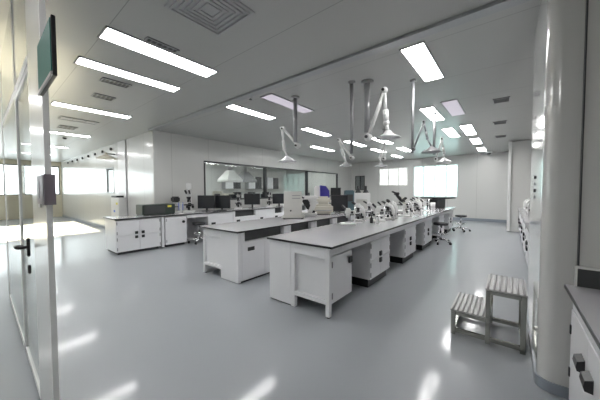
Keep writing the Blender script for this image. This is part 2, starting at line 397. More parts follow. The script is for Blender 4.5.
# row of clips on partition
for i in range(8):
    x = -11.1-i*1.0
    tag(MB().cyl((x, Yp-.05, H-.16), (x, Yp, H-.16), .05, n=12).build('spot_fixture', 'blackp'), '%s of the eight dark round spots along the top of the glossy partition' % ['rightmost', 'second from right', 'third from right', 'fourth from right', 'fourth from left', 'third from left', 'second from left', 'leftmost'][i], 'spotlight', 'dark spots along the partition top')
t = thing('emergency_lamp', 'cream cone-shaped lamp on the partition beside the pilaster', 'lamp', (-10.75, Yp-.25, 2.55))
MB().lathe([(.30, 0), (.22, .05), (.06, .13), (.03, .2)]).build('shade', 'offw', t); MB().cyl((0, 0, .17), (0, .25, .17), .02).build('bracket', 'alu', t)
t = thing('wall_dispenser', 'white wall box with a black top strip and coloured stickers on the pilaster', 'dispenser', (-10.0, Yp-.035, .55))
MB().box(-.38, .38, -.22, 0, .0, .68, .01).build('body', 'white2', t); B('top_strip', 'blackp', t, -.3, .2, -.225, -.02, .68, .74)
B('sticker', 'yellow', t, .12, .28, -.224, -.22, .45, .52, bev=0); B('sticker', 'blue', t, -.12, .02, -.224, -.22, .2, .27, bev=0)
t = thing('switch_panel', 'small black wall switch strip on the right-hand white corner', 'switch', (.185, 3.2, 1.35))
for k in range(4): MB().box(-.012, 0, -.03, .03, k*.06, k*.06+.03, .003).build('switch', 'blackp' if k % 2 else 'grey', t)

# ------------------------------------------------------------------ bench furniture (fronts face +X, local x = 0 is the front, y runs 0..w)
def pull(parent, x, y, z, s=.035):
    m = MB(); m.box(x, x+.022, y-s, y+s, z-s, z+s, .006); m.build('handle', 'blackp', parent)
def hinge(parent, x, y, z): MB().box(x, x+.008, y-.009, y+.009, z-.035, z+.035, .002).build('hinge', 'grey', parent)
def cab_four(label, loc, w, group, z0=.13, z1=.69, dep=.55, rz=0, pulls='both'):
    t = thing('base_cabinet', label, 'cabinet', loc, rz, group)
    MB().box(-dep, -.02, 0, w, z0, z1).build('carcass', 'white', t, .002)
    MB().box(-dep+.03, -.05, .04, w-.04, 0.0, z0).build('plinth', 'black', t)
    zm = z0+(z1-z0)*.5
    for a, b in ((0, w/2), (w/2, w)):
        for c, d in ((z0, zm), (zm, z1)):
            q = MB().box(-.02, 0, a+.003, b-.003, c+.003, d-.003).build('door', 'white', t, .002)
            yy = b-.07 if a == 0 else a+.07; zz = (zm+.05) if c == zm else (zm-.05)
            if pulls == 'both' or a == 0: pull(q, 0, yy if pulls == 'both' else b-.03, zz, .032 if pulls == 'both' else .038)
            e = a+.02 if a == 0 else b-.02
            hinge(q, 0, e, c+.07); hinge(q, 0, e, d-.07)
    return t
def cab_single(label, loc, w, group, z0=.14, z1=.69, dep=.55, knob=False, legs=False):
    t = thing('base_cabinet', label, 'cabinet', loc, 0, group)
    MB().box(-dep, -.02, 0, w, z0, z1).build('carcass', 'white', t, .002)
    q = MB().box(-.02, 0, .003, w-.003, z0+.003, z1-.003).build('door', 'white', t, .002)
    if knob: MB().cyl((0, w-.09, z1-.16), (.03, w-.09, z1-.16), .035).build('handle', 'blackp', q)
    else: pull(q, 0, w-.06, z1-.11, .04)
    hinge(q, 0, .03, z0+.09); hinge(q, 0, .03, z1-.09)
    if not legs: MB().box(-dep+.03, -.05, .04, w-.04, 0, z0).build('plinth', 'black', t)
    else:
        for y in (w-.05,):
            MB().box(-dep+.02, -dep+.06, y, y+.04, 0, z0).build('leg', 'white', t)
    return t
def cab_niche(label, loc, w, group, z1=.790, dep=.5, zn=.63, z0=.03, notch=True):
    """white unit reaching the floor, with an open dark slot under the worktop"""
    t = thing('base_cabinet', label, 'cabinet', loc, 0, group)
    if notch:
        m = MB(); m.box(-dep, 0, 0, w, z0, zn).box(-dep, 0, 0, .08, zn, z1).box(-dep, 0, w-.12, w, zn, z1).box(-dep, -dep+.02, .08, w-.12, zn, z1)
        m.build('carcass', 'white', t, .002)
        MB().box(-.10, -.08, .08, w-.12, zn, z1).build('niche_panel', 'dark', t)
    else: MB().box(-dep, 0, 0, w, z0, z1).build('carcass', 'white', t, .002)
    MB().box(-.0, .006, .02, w*.45, z0+.02, zn-.02).build('front_panel', 'white', t, .002)
    MB().box(-.0, .006, w*.45+.005, w-.02, z0+.02, zn-.02).build('front_panel', 'white', t, .002)
    MB().box(.006, .010, w*.12, w*.12+.14, zn-.15, zn-.09, .001).build('handle', 'blackp', t)
    MB().box(-dep+.01, -.01, .01, w-.01, 0, z0).build('plinth', 'black', t)
    return t
def worktop(label, x0, x1, y0, y1, z0=.792, z1=.82):
    o = MB().box(x0, x1, y0, y1, z0, z1-.003).build('worktop', ['black', 'lam'], None, .003)
    tag(o, label, 'worktop')
    s = MB().box(x0+.004, x1-.004, y0+.004, y1-.004, z1-.003, z1).build('surface', 'lam', o)
    return o

# ---- central island
worktop('pale grey laboratory worktop with black edge on the central island', -2.495, -1.485, 2.39, 10.9)
t = thing('end_frame', 'white end frame with recessed panel and foot closing the near end of the central island', 'bench frame', (-1.985, 2.41, 0))
# box panel full to the floor + framed recess
MB().box(-.48, -.11, 0, .05, .012, .792).build('service_box', 'white', t, .003)
MB().box(-.47, -.12, .01, .045, 0, .012).build('plinth', 'black', t)
MB().box(-.107, -.045, 0, .05, 0, .792).build('leg', 'white', t, .003)
MB().box(.405, .455, 0, .05, .015, .792).build('leg', 'white', t, .003)
MB().cyl((.43, .025, 0), (.43, .025, .015), .02).build('foot', 'black', t)
MB().box(-.045, .405, 0, .05, .67, .792).build('top_rail', 'white', t, .003)
MB().box(-.045, .405, 0, .05, .15, .20).build('bottom_rail', 'white', t, .003)
MB().box(-.045, .405, .035, .045, .20, .67).build('end_panel', 'white', t)
gC = 'cabinets along the aisle side of the central island'
xc = -1.545
cab_single('white single-door cabinet at the near corner of the central island', (xc, 2.463, 0), .507, gC, .14, .68, .5, legs=True)
a = ['four-door white cabinet with black pulls, nearest on the central island aisle side', 'second four-door white cabinet along the central island aisle side',
     'third four-door white cabinet along the central island aisle side', 'fourth four-door white cabinet along the central island aisle side', 'farthest white cabinet of the central island aisle side']
for lab, (y, w_) in zip(a, ((3.53, .8), (5.12, .78), (6.58, .82), (8.2, .82), (9.75, .82))): cab_four(lab, (xc, y, 0), w_, gC, pulls='one')
tag(MB().box(xc-.03, xc, 2.455, 10.8, .695, .791).build('bench_rail', 'white', None, .002), 'long white apron rail under the central island worktop edge', 'bench frame')
o = tag(MB().box(-2.48, -2.44, 2.455, 10.8, 0, .791).build('back_panel', 'white'), 'long white spine panel under the central island', 'bench panel')
# ---- left island
worktop('pale grey laboratory worktop with black edge on the left island', -4.22, -3.15, 2.42, 9.4)
t = thing('end_frame', 'white end frame with recessed panel and foot closing the near end of the left island', 'bench frame', (-3.65, 2.46, 0))
MB().box(.0, .455, 0, .05, .012, .792).build('service_box', 'white', t, .003)
MB().box(-.52, -.47, 0, .05, .01, .792).build('leg', 'white', t, .003)
MB().box(-.50, -.48, .01, .04, 0, .01).build('foot', 'black', t)
MB().box(-.47, 0, 0, .05, .67, .792).build('top_rail', 'white', t, .003)
MB().box(-.47, 0, 0, .05, .15, .20).build('bottom_rail', 'white', t, .003)
MB().box(-.47, 0, .035, .045, .20, .67).build('end_panel', 'white', t)
tag(MB().box(-4.16, -4.13, 2.52, 9.3, 0, .791).build('modesty_board', 'white'), 'long white panel on the far side of the left island', 'bench panel')
labs = ['white floor-standing unit with dark slot at the near corner of the left island', 'second slotted white unit along the left island', 'third slotted white unit along the left island',
        'fourth slotted white unit along the left island', 'fifth slotted white unit along the left island', 'last slotted white unit along the left island']
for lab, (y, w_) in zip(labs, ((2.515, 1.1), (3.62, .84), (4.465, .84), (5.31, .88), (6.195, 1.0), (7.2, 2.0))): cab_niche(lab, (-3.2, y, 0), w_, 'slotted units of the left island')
# ---- wall bench
worktop('pale grey worktop with black edge of the long bench under the windows', -7.58, -6.73, 1.87, 13.9)
gW = 'cabinets of the long bench under the windows'
cab_four('white four-door cabinet at the left end of the wall bench', (-6.77, 1.9, 0), .95, gW, .06, .78, .78)
t = thing('support_post', 'white square support post beside the four-door cabinet of the wall bench', 'bench frame', (-6.79, 2.87, 0)); MB().box(-.03, .03, 0, .06, 0.02, .792).build('leg', 'white', t, .002); MB().cyl((0, .03, 0), (0, .03, .02), .02).build('foot', 'black', t)
cab_single('white single-door cabinet with round black knob on the wall bench', (-6.77, 2.96, 0), .56, gW, .06, .78, .7, knob=True)
t = thing('bench_rail', 'white apron rail over the knee space of the wall bench', 'bench frame', (-6.77, 3.53, 0)); MB().box(-.03, 0, 0, .62, .70, .792).build('apron', 'white', t, .002); B('back_panel', 'white', t, -.72, -.70, 0, .62, .0, .792)
y = 4.16
wl = ['plain white unit right of the wall bench knee space', 'wall bench unit with dark slot behind the left island near corner', 'plain white unit after the first slotted one of the wall bench', 'second wall bench unit with a dark slot',
      'third slotted wall bench unit', 'fourth slotted wall bench unit', 'fifth slotted wall bench unit', 'last slotted wall bench unit at the far corner']
for k, w_ in enumerate((.88, 1.05, .75, .62, 1.5, 1.5, 1.5, 1.9)):
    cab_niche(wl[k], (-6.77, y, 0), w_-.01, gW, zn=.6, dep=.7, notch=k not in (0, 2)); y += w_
# ---- right far row of drawer units, seen end-on
worktop('pale worktop of the cabinet row along the right wall', .24, 1.0, 4.3, 11.55)
for i in range(6):
    cab = cab_four('%s four-door cabinet of the row along the right wall' % ['nearest', 'second nearest', 'third nearest', 'third farthest', 'second farthest', 'farthest'][i], (.27, 11.55-(5-i)*1.2, 0), 1.19, 'cabinets along the right wall', .1, .77, .6, PI)
# these face -X: rotated half a turn

# ---- near right counter
t = worktop('dark-edged counter top in the lower right corner', .30, 1.1, -1.2, 2.455, .775, .8)
sp = thing('side_splash', 'dark grey splash panel with pale frame above the right corner counter', 'splash panel', (.345, 2.44, .80))
B('panel', 'dark', sp, .012, .74, 0, .02, 0, .118); MB().box(0, .76, -.004, .026, .118, .132).box(0, .012, -.004, .026, 0, .118).build('edge_strip', 'white2', sp)
cb = thing('base_cabinet', 'white cabinet with black pulls under the corner counter at lower right', 'cabinet', (.33, 2.40, 0))
MB().box(.02, .7, -.98, .0, .05, .774).build('carcass', 'white', cb, .002)
q = MB().box(0, .02, -.45, -.005, .06, .66).build('door', 'white', cb, .002)
for z in (.25, .53): MB().box(-.008, 0, -.03, -.012, z-.03, z+.03, .002).build('hinge', 'blackp', q)
def cup(parent, y, z):
    m = MB(); m.prism([(0, z-.035), (0, z+.035), (-.03, z+.02), (-.035, z-.01), (-.03, z-.03)], 1, y-.045, y+.045); m.build('handle', 'blackp', parent)
cup(q, -.37, .49)
q = MB().box(0, .02, -.95, -.455, .06, .66).build('door', 'white', cb, .002); cup(q, -.55, .49)
MB().box(.004, .02, -.95, -.005, .664, .770).build('drawer_front', 'white', cb, .002)
MB().box(.05, .68, -.96, -.02, 0, .05).build('plinth', 'black', cb)
cb2 = dup(cb, (.33, 1.40, 0), None, 'second white cabinet under the corner counter, nearer the camera')

# ------------------------------------------------------------------ step stool
t = thing('step_stool', 'two-step stainless steel stool with ribbed treads in front of the right corner', 'step stool', (-.43, 2.93, 0))
q = .038
def fr(x0, x1, y, z, m):
    m.box(x0, x0+q, y, y+q, 0, z-.01); m.box(x1-q, x1, y, y+q, 0, z-.01)
D = .53
for (x, y, z) in ((0, 0, .25), (.28, 0, .52), (.53-.0, 0, .52), (0, D-q, .25), (.28, D-q, .52), (.53, D-q, .52)):
    MB().box(x, x+q, y, y+q, 0, z-.012).build('leg', 'steeld', t, .003)
m = MB()
for y in (0, D-q): m.box(q, .28, y+.003, y+q-.003, .025, .025+q); m.box(.28+q, .53, y+.003, y+q-.003, .025, .025+q)
for x in (0, .53): m.box(x+.003, x+q-.003, q, D-q, .025, .025+q)
m.build('lower_rail', 'steeld', t, .002)
for (a, b, z) in ((q, .28, .25), (.28+q, .53, .52)):
    m = MB()
    for y in (0, D-q): m.box(a, b, y+.003, y+q-.003, z-.012-q, z-.012)
    for x in ((0, .28+.002) if z < .3 else (.28, .53)): m.box(x+.004, x+q-.004, 0 if False else q, D-q, z-.012-q, z-.012)
    m.box(a-.002, b+.002, .004, D-.004, z-.012-.004, z-.012)
    m.build('upper_rail', 'steeld', t, .002)
def tread(x0, x1, z):
    m = MB(); m.box(x0, x1, 0, D, z-.012, z)
    n = 7
    for k in range(n):
        xx = x0+(x1-x0)*(k+.5)/n; m.cyl((xx, .005, z), (xx, D-.005, z), .009, n=8)
    return m.build('tread', 'tread', t)
tread(-.005, .28, .25); tread(.275, .53+q+.005, .52)

# ------------------------------------------------------------------ lab stools with castors
def lab_stool(label, loc, rz=0.):
    t = thing('lab_stool', label, 'stool', loc, rz, 'castor stools')
    m = MB()
    for k in range(5):
        a = 2*PI*k/5; m.tube([(0, 0, .12), (.14*math.cos(a), .14*math.sin(a), .11), (.27*math.cos(a), .27*math.sin(a), .075)], [.028, .022, .016], 8)
    m.build('star_base', 'chrome', t)
    for k in range(5):
        a = 2*PI*k/5; c = (.27*math.cos(a), .27*math.sin(a))
        MB().cyl((c[0]-.02*math.sin(a), c[1]+.02*math.cos(a), .032), (c[0]+.02*math.sin(a), c[1]-.02*math.cos(a), .032), .032, n=14).cyl((c[0], c[1], .032), (c[0], c[1], .08), .012, n=8).build('castor', 'blackp', t)
    MB().cyl((0, 0, .1), (0, 0, .33), .026).cyl((0, 0, .33), (0, 0, .5), .015).build('gas_column', 'chrome', t)
    m = MB(); m.tube([(.17*math.cos(2*PI*k/24), .17*math.sin(2*PI*k/24), .26) for k in range(25)], .009, 8)
    for k in range(3):
        a = 2*PI*k/3; m.tube([(.02*math.cos(a), .02*math.sin(a), .26), (.17*math.cos(a), .17*math.sin(a), .26)], .007, 6)
    m.build('foot_ring', 'chrome', t)
    MB().lathe([(.10, .49), (.17, .50), (.185, .53), (.175, .56), (.10, .57), (.001, .572)]).build('seat', 'blackp', t)
    return t
st = lab_stool('chrome castor stool in the knee space of the wall bench', (-6.68, 3.83, 0), .4)
dup(st, (-1.42, 7.8, 0), .9, 'castor stool beyond the third cabinet on the central island aisle side')
dup(st, (-1.30, 10.6, 0), .2, 'castor stool farthest along the central island aisle side')
dup(st, (-1.35, 4.72, 0), .2) if False else None

# ------------------------------------------------------------------ extraction arms
def V(a, b, k): return Vector(a).lerp(Vector(b), k)
def arm(label, top, bottom, elbow, apex, wrist, hood, r=.045, hr=.19, m1='white2', tm='tube', apex2=None, hoodmat='hoodm'):
    t = thing('extraction_arm', label, 'fume extraction arm', top, 0, 'ceiling extraction arms')
    L = lambda p: tuple(Vector(p)-Vector(top))
    MB().cyl((0, 0, 0), L(bottom), r*1.05, n=20).build('drop_tube', tm, t)
    MB().cyl((0, 0, 0), (0, 0, -.03), r*2.2, n=20).build('ceiling_flange', 'lgrey', t)
    # swivel joint
    e = L(elbow); MB().ball(e, r*1.5).cyl((e[0], e[1]-r*1.5, e[2]), (e[0], e[1]+r*1.5, e[2]), r*1.0).build('joint', m1, t)
    MB().cyl((e[0], e[1]-r*1.9, e[2]), (e[0], e[1]-r*1.5, e[2]), r*.6, n=12).build('joint_knob', 'blackp', t)
    ap = L(apex); ap2 = L(apex2) if apex2 else ap
    MB().tube([e, ap], r*.72, 14).build('lower_tube', m1, t)
    MB().ball(ap, r*1.2).tube([ap, ap2], r*.7).ball(ap2, r*1.1).build('elbow_joint', m1, t)
    w = L(wrist); MB().tube([ap2, tuple(V(ap2, w, .62))], r*.6, 14).tube([tuple(V(ap2, w, .6)), tuple(V(ap2, w, .98))], r*.95, 14).build('upper_tube', m1, t)
    MB().cyl((ap[0], ap[1]-r*1.6, ap[2]), (ap[0], ap[1]-r*1.1, ap[2]), r*.5, n=12).build('joint_knob', 'blackp', t)
    MB().ball(w, r*1.15).build('wrist_joint', m1, t)
    h = L(hood); MB().tube([w, (h[0], h[1], h[2]+hr*.5)], r*.6, 12).build('neck', m1, t)
    MB().lathe([(r*.6, hr*.62), (r*1.1, hr*.55), (hr*.45, hr*.33), (hr*.8, hr*.12), (hr, 0), (hr*.97, -.004), (hr*.75, hr*.10), (r*.5, hr*.5)], h, 28).build('hood', hoodmat, t)
    return t
arm('white jointed extraction arm over the left island, leftmost of the ceiling arms', (-3.0, 3.6, H), (-3.0, 3.6, 2.3), (-2.95, 3.6, 2.23), (-3.29, 3.6, 2.58), (-3.27, 3.6, 2.2), (-3.19, 3.6, 1.97), .033, .17, apex2=(-3.35, 3.62, 2.60))
arm('largest white extraction arm with a tall bend over the central island', (-1.73, 3.8, H), (-1.73, 3.8, 2.32), (-1.71, 3.8, 2.25), (-1.46, 3.8, 2.9), (-1.43, 3.8, 2.42), (-1.40, 3.8, 2.20), .042, .18)
arm('extraction arm on a long dark pole between the two near arms', (-1.92, 3.66, H), (-1.92, 3.66, 2.0), (-1.93, 3.7, 1.94), (-2.22, 3.8, 2.27), (-2.14, 3.8, 2.02), (-2.09, 3.8, 1.83), .025, .11)
arm('small white extraction arm far behind the largest one', (-2.67, 7, H), (-2.67, 7, 2.78), (-2.68, 7, 2.30), (-2.67, 7, 2.7), (-2.8, 7, 2.34), (-2.77, 7, 2.1), .035, .17)
arm('white extraction arm over the far half of the central island', (-1.28, 6.2, H), (-1.28, 6.2, 2.2), (-1.24, 6.2, 2.1), (-1.13, 6.2, 2.52), (-1.09, 6.2, 2.22), (-1.09, 6.2, 2.02), .028, .16)
arm('reflected ghost of an extraction arm, built as a grey solid, left of the far white arm', (-1.17, 4.2, H), (-1.17, 4.2, 2.0), (-1.15, 4.2, 2.06), (-1.01, 4.2, 2.45), (-.96, 4.2, 2.2), (-.90, 4.2, 1.99), .02, .15, 'tube', 'tube', None, 'tube')  # a reflection in glass, modelled as a solid grey arm

# ------------------------------------------------------------------ instruments
def compound(label, loc, rz, s=1., group='microscopes on the central island', screen=False):
    t = thing('microscope', label, 'microscope', loc, rz, group)
    g = lambda *a: [v*s for v in a]
    m = MB(); m.box(*g(-.10, .10, -.13, .13, 0, .045), .012*s); m.build('base', 'white2', t)
    m = MB(); m.tube([tuple(g(0, .10, .03)), tuple(g(0, .12, .14)), tuple(g(0, .115, .25)), tuple(g(0, .07, .33)), tuple(g(0, .0, .35)), tuple(g(0, -.03, .345))], [v*s for v in (.04, .036, .036, .04, .045, .04)], 12); m.build('arm', 'white2', t)
    MB().box(*g(-.085, .085, -.10, .06, .15, .17), .004*s).box(*g(-.03, .03, .05, .09, .12, .19)).build('stage', 'blackp', t)
    m = MB(); m.cyl(tuple(g(0, -.02, .32)), tuple(g(0, -.02, .285)), .042*s, n=16)
    for k in range(3):
        a = 2*PI*k/3+.5; m.cyl(tuple(g(.018*math.cos(a), -.02+.018*math.sin(a), .29)), tuple(g(.028*math.cos(a), -.02+.028*math.sin(a), .215)), .012*s, n=10)
    m.build('objective_turret', 'blackp', t)
    MB().box(*g(-.05, .05, -.09, .03, .345, .41), .015*s).build('head', 'white2', t)
    for sx in (-1, 1): MB().cyl(tuple(g(sx*.03, -.07, .385)), tuple(g(sx*.035, -.17, .445)), .018*s, n=12).build('eyepiece', 'blackp', t)
    for sx in (-1, 1): MB().cyl(tuple(g(sx*.035, .11, .11)), tuple(g(sx*.075, .11, .11)), .028*s, n=14).build('focus_knob', 'blackp', t)
    MB().cyl(tuple(g(0, -.02, .05)), tuple(g(0, -.02, .12)), .025*s, n=12).build('condenser', 'blackp', t)
    if screen:
        MB().cyl(tuple(g(0, -.01, .41)), tuple(g(0, .0, .50)), .022*s).build('camera_tube', 'white2', t)
        q = MB().box(*g(-.05, .05, -.03, .03, .48, .60), .01*s).build('camera_head', 'white2', t)
    return t
def stereo(label, loc, rz, s=1., group='microscopes on the central island'):
    t = thing('microscope', label, 'microscope', loc, rz, group)
    MB().lathe([(.14*s, 0), (.15*s, .008*s), (.145*s, .022*s), (.06*s, .026*s), (.0005, .026*s)]).build('base', 'white2', t)
    MB().lathe([(.06*s, .026*s), (.06*s, .03*s), (.0005, .03*s)]).build('stage_plate', 'lgrey', t)
    MB().cyl((0, .12*s, .01*s), (0, .12*s, .34*s), .014*s, n=12).build('post', 'chrome', t)
    MB().box(-.03*s, .03*s, .02*s, .14*s, .19*s, .25*s, .008*s).build('focus_block', 'white2', t)
    MB().box(-.05*s, .05*s, -.05*s, .05*s, .18*s, .29*s, .016*s).cyl((0, 0, .12*s), (0, 0, .18*s), .034*s).build('head', 'white2', t)
    for sx in (-1, 1):
        MB().cyl((sx*.03*s, -.03*s, .26*s), (sx*.034*s, -.11*s, .34*s), .018*s, n=12).build('eyepiece', 'blackp', t)
        MB().cyl((sx*.03*s, .08*s, .22*s), (sx*.06*s, .08*s, .22*s), .022*s, n=12).build('focus_knob', 'blackp', t)
    return t
ct = .82
s1 = stereo('round-based white stereo microscope nearest the camera on the central island', (-2.28, 4.22, ct), -1.2, 1.0)
c1 = compound('white microscope with black stage behind the nearest stereo one on the central island', (-2.32, 4.75, ct), -1.5, .85)
mics = [
 ('s', (-2.05, 5.05), -1.3, 'second round-based stereo microscope along the central island'),
 ('c', (-2.35, 5.35), -1.4, 'second black-and-white compound microscope along the central island'),
 ('c', (-2.05, 5.85), -2.0, 'third compound microscope, turned to the aisle, on the central island'),
 ('s', (-2.35, 6.05), -1.0, 'third stereo microscope along the central island, at its back edge'),
 ('c', (-2.32, 6.65), -1.6, 'fourth compound microscope along the central island'),
 ('c', (-2.0, 6.85), -1.2, 'fifth compound microscope, on the aisle side of the central island'),
 ('c', (-2.05, 7.95), -1.8, 'compound microscope just beyond the tall black-headed one'),
 ('s', (-2.35, 8.15), -1.3, 'far stereo microscope near the end of the central island'),
 ('c', (-1.98, 5.45), -1.7, 'compound microscope on the aisle side, next to the second stereo one of the central island'),
 ('s', (-1.96, 6.40), -1.2, 'stereo microscope on the aisle side in the middle of the central island'),
 ('c', (-1.96, 7.42), -1.5, 'compound microscope on the aisle side of the tall black-headed one'),
 ('s', (-1.98, 8.42), -1.4, 'stereo microscope on the aisle side, shortly before the white cup'),
 ('c', (-2.35, 9.45), -1.6, 'compound microscope in front of the flat black-topped instrument'),
 ('c', (-2.3, 8.85), -1.5, 'last compound microscope near the white cup on the central island'),
]
for k, (x, y), r, lab in mics: dup(c1 if k == 'c' else s1, (x, y, ct), r, lab)
# tall black-headed microscope
t = thing('microscope', 'tall microscope with large black head rising above the others on the central island', 'microscope', (-2.35, 7.4, ct), -.9, 'microscopes on the central island')
MB().box(-.14, .14, -.16, .16, 0, .06, .015).build('base', 'white2', t)
MB().tube([(0, .12, .05), (0, .14, .2), (0, .1, .34), (0, .0, .38)], [.06, .055, .055, .05], 12).build('arm', 'offw', t)
MB().box(-.1, .1, -.1, .1, .2, .23, .005).build('stage', 'blackp', t)
MB().tube([(0, .02, .34), (0, -.06, .42), (-.02, -.12, .5)], [.05, .045, .04]).box(-.07, .07, -.18, -.06, .48, .56, .015).build('head', 'blackp', t)
for sx in (-1, 1): MB().cyl((sx*.035, -.14, .54), (sx*.035, -.24, .58), .02).build('eyepiece', 'blackp', t)
MB().box(-.06, .26, .0, .08, .33, .38, .015, Matrix.Rotation(-.35, 3, 'Y')).build('light_arm', 'blackp', t)
# cup and small things
t = tag(MB().lathe([(.065, 0), (.075, .21), (.072, .213), (.065, .205), (.055, .01), (.001, .01)], (-1.93, 9.3, ct)).build('cup', 'white2'), 'plain white cup-shaped container near the far end of the central island', 'container')
t = thing('instrument', 'dark instrument with a wide flat black top at the far end of the central island', 'instrument', (-2.0, 10.2, ct), -.3)
MB().box(-.22, .18, -.25, .25, 0, .30, .01).build('body', 'dark', t); MB().box(-.42, .5, -.35, .35, .32, .37, .012).box(-.1, .1, -.1, .1, .29, .33).build('top_plate', 'blackp', t)
B('front_panel', 'blackp', t, -.18, .14, -.256, -.25, .04, .26)
tag(MB().box(-2.2, -2.08, 5.55, 5.72, ct, ct+.03, .004).build('sample_box', 'blackp'), 'flat black box between microscopes on the central island', 'box')
for i, (x, y, mm, lab) in enumerate(((-1.86, 4.55, 'white2', 'small white bottle beside the nearest stereo microscope'), (-2.0, 4.62, 'blackp', 'small black bottle beside the nearest stereo microscope'), (-1.72, 6.15, 'white2', 'small white bottle in the middle of the central island'), (-1.75, 7.1, 'white2', 'small white bottle before the tall black-headed microscope'))):
    b_ = MB().lathe([(.028, 0), (.03, .01), (.03, .09), (.012, .115), (.012, .13), (.001, .131)], n=16).build('bottle', mm); b_.location = (x, y, ct); tag(b_, lab, 'bottle', 'small bottles on the central island')
    MB().cyl((0, 0, .131), (0, 0, .15), .015, n=12).build('cap', 'blackp', b_)

# ---- left island instruments
fa = .66   # facing towards the photograph's camera
t = thing('tower_instrument', 'tall beige box-shaped instrument on a low stand, nearest on the left island', 'instrument', (-3.75, 4.42, ct), fa)
MB().box(-.2, .19, -.18, .18, .05, .6, .012).build('casing', 'beige', t)
MB().box(-.25, .25, -.2, .2, 0.02, .06, .008).build('stand', 'beige', t)
for sx in (-.2, .2): MB().cyl((sx, -.16, 0), (sx, -.16, .02), .03).cyl((sx, .16, 0), (sx, .16, .02), .03).build('foot', 'blackp', t)
MB().box(-.02, .16, -.186, -.18, .50, .515).box(-.02, .16, -.186, -.18, .44, .455).build('slot', 'grey', t)
MB().cyl((-.05, -.18, .18), (-.05, -.195, .18), .018).build('button', 'blackp', t)
t = thing('microscope', 'slanted black and white inverted microscope beside the beige tower on the left island', 'microscope', (-3.78, 5.03, ct), fa)
MB().box(-.18, .2, -.18, .18, 0, .08, .015).build('base', 'white2', t)
MB().box(-.07, .07, -.08, .08, .02, .44, .02, Matrix.Rotation(-.55, 3, 'Y')).build('arm', 'blackp', t)
MB().box(.0, .16, -.1, .1, .05, .42, .03, Matrix.Rotation(.35, 3, 'Y')).build('body', 'white2', t)
MB().box(-.17, .2, -.1, .1, .40, .49, .02).build('head', 'white2', t)
for sx in (-1, 1): MB().cyl((-.12, -.08+sx*.03, .44), (-.2, -.18+sx*.03, .47), .02).build('eyepiece', 'blackp', t)
t = thing('centrifuge', 'squat cream round-cornered centrifuge on the left island', 'centrifuge', (-3.78, 5.66, ct), fa)
MB().box(-.24, .24, -.2, .2, .015, .26, .05).build('body', 'offw', t); MB().box(-.18, .18, -.16, .16, .26, .46, .06).build('lid', 'offw', t)
MB().box(-.2, .2, -.205, -.2, .10, .12).build('trim_band', 'lgrey', t); MB().box(-.17, .17, -.15, .15, 0, .015).build('foot', 'blackp', t)
t = thing('purple_instrument', 'white instrument with a glossy purple curved front rising behind the centrifuge', 'instrument', (-4.1, 6.08, ct), fa)
MB().box(-.22, -.06, -.08, .16, 0, .74, .03).build('casing', 'white2', t)
MB().prism([(-.06, .42), (-.06, .76), (.1, .74), (.19, .62), (.2, .42)], 1, -.1, .12).build('cover', 'purple', t)
MB().box(-.06, .18, -.08, .14, 0, .42, .02).build('lower_casing', 'white2', t)
def monitor(label, loc, rz, w, h, zb=.1, group='computer monitors', back='blackp', lift=0.):
    t = thing('monitor', label, 'monitor', loc, rz, group)
    MB().box(-.13, .13, -.09, .09, 0, .012, .004).build('foot', 'blackp', t)
    MB().box(-.03, .03, .0, .03, .01, zb+h*.4).build('neck', 'blackp', t)
    MB().box(-w/2, w/2, -.035, 0, zb, zb+h, .006).build('casing', back, t)
    B('screen', 'screen', t, -w/2+.015, w/2-.015, -.038, -.035, zb+.02, zb+h-.015, bev=0)
    return t
monitor('large black monitor with visible dark screen on the left island', (-3.68, 6.32, ct), fa, .46, .46, .03, 'monitors on the left island')
monitor('dark monitor rising behind the black one on the left island', (-4.02, 6.68, ct), fa, .30, .36, .34, 'monitors on the left island')
t = thing('tower_instrument', 'slim teal-grey upright cabinet behind the monitors on the left island', 'instrument', (-3.68, 6.85, ct), fa)
MB().box(-.12, .14, -.15, .15, 0, .62, .02).build('casing', 'tealp', t); MB().box(-.08, .1, -.154, -.15, .3, .5).build('panel', 'dark', t)
t = thing('analyser', 'wide white analyser with two black cones on top, far on the left island', 'instrument', (-3.74, 7.55, ct), fa)
MB().box(-.34, .36, -.2, .2, 0, .54, .02).build('casing', 'white2', t)
B('display', 'blackp', t, -.3, -.17, -.206, -.2, .24, .40); B('door', 'beige', t, -.08, .26, -.206, -.2, .05, .34)
for x in (.02, .26): MB().lathe([(.1, .54), (.08, .58), (.04, .66), (.035, .76), (.001, .762)], (x, 0, 0), 16).build('funnel', 'blackp', t)
# ---- wall bench instruments
t = thing('oven', 'low dark green laboratory box at the left end of the wall bench', 'instrument', (-7.22, 2.93, ct), PI/2)
MB().box(-.40, .40, -.22, .22, .012, .27, .012).build('casing', 'green', t); MB().box(-.36, .14, -.226, -.22, .04, .24, .005).build('door', 'dark', t)
B('sticker', 'yellow', t, .2, .3, -.224, -.22, .19, .24); MB().box(-.38, .38, -.2, .2, 0, .012).build('foot', 'black', t)
compound('tall white microscope with camera head on the wall bench', (-7.15, 3.80, ct), .9, 1.4, 'microscopes on the wall bench', True)
t = thing('microscope', 'black-bodied microscope just left of the tall white one', 'microscope', (-7.34, 3.5, ct), 0, 'microscopes on the wall bench')
MB().box(-.1, .1, -.12, .12, 0, .05, .01).build('base', 'white2', t); MB().tube([(0, .08, .04), (0, .1, .2), (0, .02, .33)], .035).build('arm', 'white2', t)
MB().box(-.13, .13, -.08, .08, .30, .46, .03).build('head', 'blackp', t); MB().box(-.07, .07, -.09, .05, .16, .18).build('stage', 'blackp', t)
gm = 'black monitors on the wall bench'
monitor('black monitor beside the tall microscope on the wall bench', (-7.22, 4.4, ct), .75, .52, .4, .08, gm)
monitor('black monitor touching its left twin on the wall bench', (-7.2, 4.93, ct), .75, .54, .42, .05, gm)
